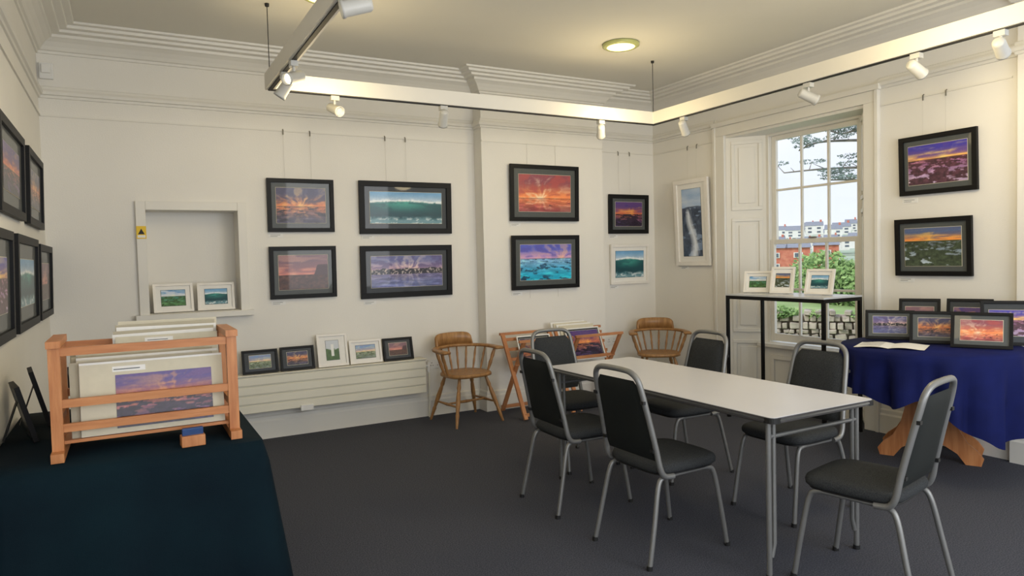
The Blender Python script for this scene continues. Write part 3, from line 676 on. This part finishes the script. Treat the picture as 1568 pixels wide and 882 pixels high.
def rack():
    mb=MB(); x0,x1=-5.66,-5.02; yf=-3.10; z0=TZ+.003; W=M_pine;Wh=M_pineh
    for x in (x0,x1):
        mb.box((x-.022,yf-.07,z0),(x+.022,yf+.36,z0+.035),W)
        mb.box((x-.020,yf-.02,z0+.035),(x+.020,yf+.022,z0+.435),W)
        mb.box((x-.020,yf+.27,z0+.035),(x+.020,yf+.31,z0+.435),W)
        mb.box((x-.024,yf-.035,z0+.435),(x+.024,yf+.325,z0+.462),W)
        mb.box((x-.014,yf+.022,z0+.13),(x+.014,yf+.27,z0+.16),W)
    mb.box((x0+.02,yf-.014,z0+.402),(x1-.02,yf+.014,z0+.434),Wh)
    mb.box((x0+.02,yf+.28,z0+.40),(x1-.02,yf+.30,z0+.432),Wh)
    for z in (.105,.20): mb.box((x0+.02,yf-.016,z0+z),(x1-.02,yf+.004,z0+z+.032),Wh)
    mb.box((x0+.02,yf+.28,z0+.2),(x1-.02,yf+.30,z0+.232),Wh)
    mb.box((x0+.02,yf+.006,z0+.055),(x1-.02,yf+.27,z0+.067),Wh)
    rr=random.Random(2)
    ms=[M_paper,M_cream2,M_cream,M_paper,M_cream2,M_cream,M_paper,M_cream2,M_cream]
    for i in range(9):
        lean=8+i*.8; Mx=Matrix.Translation((-5.335+rr.uniform(-.018,.018),yf+.020+i*.014,z0+.069))@Matrix.Rotation(math.radians(-lean),4,'X')@Matrix.Rotation(rr.uniform(-.012,.012) if i else 0,4,'Y')
        mb.box((-.265,0,0),(.265,.004,.285+.007*i+rr.uniform(0,.008)),ms[i],Mx)
        if i==0:
            mb.box((-.264,-.0012,.001),(.264,0,.284),M_cream,Mx)
            add_art(mb,'ember',77,-.14,.02,.22,.235,-.003,Mx,90)
            mb.box((-.15,-.002,.248),(-.03,-.0012,.270),M_paper,Mx)
            mb.box((-.145,-.0028,.256),(-.05,-.002,.260),M_matdk,Mx)
    for i in range(6):
        lean=5+i*.7; Mx=Matrix.Translation((-5.255+rr.uniform(-.012,.012),yf+.165+i*.017,z0+.09))@Matrix.Rotation(math.radians(-lean),4,'X')@Matrix.Rotation(rr.uniform(-.012,.012),4,'Y')
        mb.box((-.20,0,0),(.20,.004,.355+.012*i),ms[(i+2)%5],Mx)
        if i==0:
            mb.box((-.09,-.002,.325),(.02,0,.345),M_paper,Mx); mb.box((-.08,-.0026,.333),(.0,-.002,.336),M_matdk,Mx)
    mb.obj('wooden_print_browser',bevel=.0015)
rack()
mb=MB(); mb.box((-.045,-.03,0),(.045,.03,.045),M_pine); mb.box((-.04,-.004,.02),(.04,.012,.075),M_cardb,Matrix.Rotation(.15,4,'X')); mb.box((-.038,.014,.02),(.042,.02,.07),M_paper)
mb.obj('business_card_holder',(-5.19,-3.165,TZ+.002),.06,bevel=.003)
for (x,y,h,w,yaw,k) in ((-5.80,-2.62,.25,.22,1.78,'ember'),(-5.77,-2.28,.27,.22,1.70,'dusk'),(-5.62,-2.32,.26,.22,1.55,'rays')):
    stand_picture('framed_print_on_stand',x,y,TZ+.001,w,h,yaw,k)
# ------------------------------------------------------------------ round table with navy cloth
rc=(-.60,-3.52); rr_=.545; RZ=.84
mb=MB()
def hem(x,y):
    a=math.atan2(y-rc[1],x-rc[0])%(2*math.pi)
    t=float(sm(3.6,4.15,np.array(a)))
    return .53*(1-t)+.31*t+.03*math.sin(5*a+1)+.02*math.sin(11*a)
per=[]
for i in range(180):
    t=2*math.pi*i/180; c_,s_=math.cos(t),math.sin(t)
    k=1.0 if c_<.55 else max(.0,1-(c_-.55)/.3)
    per.append((rc[0]+rr_*c_,rc[1]+rr_*s_,c_,s_,k))
drape(mb,per,RZ,hem,M_blue,amp=.055,flare=.0,freq=13,seed=8,rows=18)
mb.lathe([(0,RZ-.03),(rr_-.01,RZ-.03),(rr_-.01,RZ-.004),(0,RZ-.004)],M_pine,48,Matrix.Translation((rc[0],rc[1],0)))
def pedestal(cx,cy,ang):
    out=[(-.31,0),(-.325,.05),(-.29,.10),(-.23,.15),(-.18,.24),(-.15,.36),(-.15,.5),(-.17,.64),(-.22,.78),(-.22,.81),(.22,.81),(.22,.78),(.17,.64),(.15,.5),(.15,.36),(.18,.24),(.23,.15),(.29,.10),(.325,.05),(.31,0),(.22,0),(.17,.07),(.09,.12),(0,.14),(-.09,.12),(-.17,.07),(-.22,0)]
    M=Matrix.Translation((cx,cy,0))@Matrix.Rotation(ang,4,'Z')
    n=len(out); vs=[(x,-.016,z) for x,z in out]+[(x,.016,z) for x,z in out]
    mb.add(vs,[tuple(range(n)),tuple(range(2*n-1,n-1,-1))]+[(i,n+i,n+(i+1)%n,(i+1)%n) for i in range(n)],M_pine,False,M)
pedestal(-.46,-3.44,-1.12); pedestal(-.20,-3.31,-1.12)
mb.bar((-.46,-3.44,.34),(-.20,-3.31,.34),.03,.09,M_pine)
mb.obj('round_table_with_cloth')
zt2=RZ+.001
for (x,y,w,h,yaw,k,mm) in ((-.52,-3.19,.32,.215,-1.0,'village',M_matdk),(-.52,-3.53,.33,.225,-1.05,'rays',M_matdk),(-.55,-3.83,.34,.235,-1.15,'fire',M_matdk),
    (-.24,-3.24,.27,.29,-1.1,'dusk',M_matmd),(-.22,-3.58,.28,.30,-1.2,'ember',M_matmd),(-.28,-3.86,.30,.30,-1.0,'purple',M_matmd)):
    stand_picture('framed_print_on_stand',x,y,zt2,w,h,yaw,k,mm=mm,af=(.68,.58))
mb=MB()
for s in (-1,1):
    vs=[];fs=[]
    for i in range(9):
        t=i/8; 
        for yy in (-.15,.15): vs.append((s*.21*t,yy,.002+.012*math.sin(math.pi*min(1,t*1.1))*(1-t*.6)))
    for i in range(8): fs.append((2*i,2*i+2,2*i+3,2*i+1) if s>0 else (2*i+1,2*i+3,2*i+2,2*i))
    mb.add(vs,fs,M_paper,True)
for i in range(7): mb.box((-.18,-.11+i*.033,.0135),(-.05,-.107+i*.033,.014),M_matdk)
mb.obj('visitor_book',(-.86,-3.42,zt2+.002),-1.15)
# ------------------------------------------------------------------ outside
def P(d,s,z): return (-5.4+.794*d+.608*s,-6.3+.608*d-.794*s,z)
M_grass=mat('lawn',(122,150,88),.95,.0,.6,rgb2=(164,182,124)); M_bush=mat('hedge_leaves',(96,134,72),.9,.0,6,.5,20,rgb2=(166,194,122))
M_stone=mat('rubble_stone',(118,108,98),.9,.0,4,.6,12,rgb2=(196,184,170)); M_brick=mat('red_brick',(192,108,90),.9,.0,3,rgb2=(212,138,114))
M_roof=mat('slate_roof',(136,140,150),.8,.1,3); M_render=mat('house_render',(232,230,224),.9,.05,1); M_win=mat('dark_pane',(100,108,120),.3,.1,1)
M_hill=mat('hillside',(146,164,142),.95,.0,.05,rgb2=(182,192,170)); M_pinel=mat('pine_needles',(112,130,122),.9,.2,3); M_bark=mat('bark',(132,126,120),.9,.2,6,.5,20)
mb=MB(); mb.add([P(7.6,-14,-.14),P(7.6,14,-.14),P(140,120,-.14),P(140,-120,-.14)],[(0,1,2,3)],M_grass); mb.obj('garden_lawn')
mb=MB(); vs=[];fs=[]
for j in range(9):
    for i in range(41): vs.append(P(130+j*40,-150+i*7.5,-.3+ (j/8)**1.2*13*(1+.25*math.sin(i*.55+1)+.1*math.sin(i*1.7))))
for j in range(8):
    for i in range(40): a=j*41+i; fs.append((a,a+1,a+42,a+41))
mb.add(vs,fs,M_hill,True); mb.obj('distant_hill')
def house(mb,d,s,w,dep,zb_,zh,rh,mw):
    o=P(d,s,0); ang=math.atan2(.608,.794)-math.pi/2
    M=Matrix.Translation((o[0],o[1],zb_))@Matrix.Rotation(ang,4,'Z')
    mb.box((-w/2,0,0),(w/2,dep,zh),mw,M)
    vs=[(-w/2-.1,-.15,zh),(w/2+.1,-.15,zh),(w/2+.1,dep+.15,zh),(-w/2-.1,dep+.15,zh),(-w/2,dep/2,zh+rh),(w/2,dep/2,zh+rh)]
    mb.add(vs,[(0,1,5,4),(2,3,4,5),(0,4,3),(1,2,5)],M_roof,False,M)
    k=max(1,int(w/1.2)) if d<120 else 2
    for r in range(2):
        for i in range(k):
            cx=-w/2+w*(i+.5)/k; z=zh*(.3 if r==0 else .72); ww=w/k*.2
            mb.box((cx-ww,-.06,z-zh*.1),(cx+ww,0,z+zh*.1),M_win if d>120 else M_render,M)
            if d<120: mb.box((cx-ww*.75,-.08,z-zh*.075),(cx+ww*.75,-.05,z+zh*.075),M_win,M)
    mb.box((w/2-w*.2,dep/2-.3,zh+rh*.4),(w/2-w*.08,dep/2+.3,zh+rh*1.4),M_brick,M)
mb=MB(); rr2=random.Random(5)
for i in range(16):
    house(mb,260+rr2.uniform(-25,25),-19+i*2.7+rr2.uniform(-.5,.5),rr2.uniform(3.5,6),4,rr2.uniform(5.5,8.5),rr2.uniform(2.2,3.2),1.5,M_render)
for i in range(14):
    house(mb,170+rr2.uniform(-10,10),-12+i*1.9,rr2.uniform(2.8,4),3,rr2.uniform(1.6,3.0),1.8,1.0,M_render if rr2.random()<.8 else M_brick)
for s_ in (-5.4,-3.3,-1.4): house(mb,66,s_,1.9,3,-.4,2.3,.5,M_brick)
house(mb,72,.9,2.2,3,-.4,2.5,.5,M_brick)
mb.obj('town_houses')
def blob(mb,c,r,m,seed,n=900,leaf=.06):
    rs=random.Random(seed)
    vs=[];fs=[]
    for i in range(n):
        th=rs.uniform(0,6.283);ph=math.acos(rs.uniform(-1,1)); q=rs.uniform(.75,1.05)
        p=Vector((c[0]+r[0]*q*math.sin(ph)*math.cos(th),c[1]+r[1]*q*math.sin(ph)*math.sin(th),c[2]+r[2]*q*math.cos(ph)))
        a=Vector((rs.uniform(-1,1),rs.uniform(-1,1),rs.uniform(-1,1))).normalized(); b_=a.orthogonal().normalized()
        k=len(vs); vs+=[p-a*leaf,p+b_*leaf*.6,p+a*leaf,p-b_*leaf*.6]; fs.append((k,k+1,k+2,k+3))
    mb.add(vs,fs,m)
mb=MB()
for i in range(9):
    c=P(24+rr2.uniform(-1.5,1.5),-.1+i*.42,.45+.28*math.sin(i*1.3+.6)); blob(mb,c,(.8,.8,.8),M_bush,i,1000,.09)
for i in range(6):
    c=P(30,-2.4+i*.5,-.05); blob(mb,c,(.6,.6,.5),M_bush,i+20,500,.09)
mb.obj('garden_hedge')
mb=MB(); rw=random.Random(9)
Rw=math.atan2(.608,.794)-math.pi/2
z=-.12
for r in range(7):
    hh=rw.uniform(.07,.13); s_=-3.2
    while s_<3.2:
        wd=rw.uniform(.08,.24); 
        if not (r==6 and rw.random()<.45):
            h2=hh*rw.uniform(.85,1.1); w2=wd*.93
            c=P(12.2+rw.uniform(-.03,.03),s_+wd/2,z); M=Matrix.Translation(c)@Matrix.Rotation(Rw+rw.uniform(-.15,.15),4,'Z')@Matrix.Rotation(rw.uniform(-.08,.08),4,'Y')
            j=lambda: rw.uniform(.75,1.0)
            x0_,x1_,d0,d1=-w2/2,w2/2,-.14,.14
            vs=[(x0_*j(),d0*j(),0),(x1_*j(),d0*j(),0),(x1_*j(),d1,0),(x0_*j(),d1,0),(x0_*j(),d0*j(),h2*j()),(x1_*j(),d0*j(),h2*j()),(x1_*j(),d1,h2),(x0_*j(),d1,h2)]
            mb.add(vs,[(0,3,2,1),(4,5,6,7),(0,1,5,4),(1,2,6,5),(2,3,7,6),(3,0,4,7)],M_stone,False,M)
        s_+=wd
    z+=hh
mb.box((-3.2,.02,0),(3.2,.12,z+.1-.04),M_stone,Matrix.Translation(P(12.2,0,-.14))@Matrix.Rotation(Rw,4,'Z'))
for i in range(7):
    c=P(12.15,-.7+rw.uniform(0,1.6),z+rw.uniform(-.12,.02)); blob(mb,c,(.13,.13,.07),M_bush,300+i,160,.03)
mb.obj('stone_garden_wall',bevel=.012)
mb=MB()
mb.tube([P(16,2.4,-.14),P(16,2.3,2.5),P(16,2.1,5),P(16,2.2,7)],[.3,.24,.18,.1],M_bark,10)
limbs=[((2.2,3.0),(1.2,3.2),(.2,3.25),(-.6,3.2)),((2.15,3.7),(1.0,3.75),(.1,3.75),(-.3,3.6)),((2.1,2.8),(1.2,2.85),(.7,2.95),(.3,3.0)),((2.2,4.9),(1.2,4.5),(.6,4.1),(.0,4.15)),((2.2,4.4),(1.3,4.2),(.6,3.9),(.3,3.95)),((2.2,5.2),(1.0,4.9),(.3,4.4),(-.1,4.3))]
for li,l in enumerate(limbs):
    pts=spl([P(16+.3*math.sin(li*2+i),a,b_) for i,(a,b_) in enumerate(l)],6)
    mb.tube(pts,[.04-.028*i/(len(pts)-1) for i in range(len(pts))],M_bark,7)
    for i in range(6,len(pts),2):
        p=pts[i]; 
        tw=(p.x+rr2.uniform(-.35,.35),p.y+rr2.uniform(-.35,.35),p.z+rr2.uniform(.05,.25)); mb.tube([p,tw],[.012,.004],M_bark,5)
        if rr2.random()<.65: blob(mb,tw,(.28,.28,.04),M_pinel,li*50+i*3,110,.03)
        if rr2.random()<.45: blob(mb,(p.x,p.y,p.z+.04),(.2,.2,.03),M_pinel,li*50+i*3+1,70,.03)
mb.obj('pine_tree')
sl=bpy.data.lights.new('hazy_sun','SUN'); sl.energy=2.4; sl.angle=.3; sl.color=(1,.97,.92)
so=bpy.data.objects.new('hazy_sun',sl); bpy.context.scene.collection.objects.link(so); so.rotation_euler=Vector((.75,-.15,-.65)).to_track_quat('-Z','Y').to_euler(); so.location=(-20,5,25)
# ------------------------------------------------------------------ world + camera
w=bpy.data.worlds.new('sky'); bpy.context.scene.world=w; w.use_nodes=True; n_=w.node_tree.nodes; l_=w.node_tree.links
bg=n_['Background']; tc=n_.new('ShaderNodeTexCoord'); sx=n_.new('ShaderNodeSeparateXYZ'); cr=n_.new('ShaderNodeValToRGB'); nz=n_.new('ShaderNodeTexNoise'); nz.inputs['Scale'].default_value=5; nz.inputs['Detail'].default_value=6
mx=n_.new('ShaderNodeMix'); mx.data_type='RGBA'
l_.new(tc.outputs['Generated'],sx.inputs[0]); l_.new(sx.outputs['Z'],cr.inputs['Fac']); cr.color_ramp.elements[0].color=(.82,.87,.94,1); cr.color_ramp.elements[1].color=(.50,.66,.95,1); cr.color_ramp.elements[1].position=.7
l_.new(tc.outputs['Generated'],nz.inputs['Vector']); cr2=n_.new('ShaderNodeValToRGB'); cr2.color_ramp.elements[0].position=.4; cr2.color_ramp.elements[1].position=.62
l_.new(nz.outputs['Fac'],cr2.inputs['Fac']); l_.new(cr2.outputs['Color'],mx.inputs['Factor']); l_.new(cr.outputs['Color'],mx.inputs[6]); mx.inputs[7].default_value=(.88,.90,.94,1)
l_.new(mx.outputs[2],bg.inputs['Color']); bg.inputs['Strength'].default_value=1.18
f=1087; cam=bpy.data.cameras.new('camera'); cam.sensor_width=36; cam.lens=36*f/1600; cam.clip_end=1000; cam.clip_start=.05
yaw,pitch,roll=math.radians(28.932),math.radians(-2.345),math.radians(-1.457)
F=Vector((math.sin(yaw)*math.cos(pitch),math.cos(yaw)*math.cos(pitch),math.sin(pitch)))
R0=Vector((math.cos(yaw),-math.sin(yaw),0)); U0=R0.cross(F); Rr=R0*math.cos(roll)+U0*math.sin(roll); Ur=-R0*math.sin(roll)+U0*math.cos(roll)
co=bpy.data.objects.new('camera',cam); bpy.context.scene.collection.objects.link(co)
co.matrix_world=Matrix(((Rr.x,Ur.x,-F.x,-5.4),(Rr.y,Ur.y,-F.y,-6.305),(Rr.z,Ur.z,-F.z,1.5),(0,0,0,1)))
bpy.context.scene.camera=co
bpy.context.scene.view_settings.view_transform='Standard'
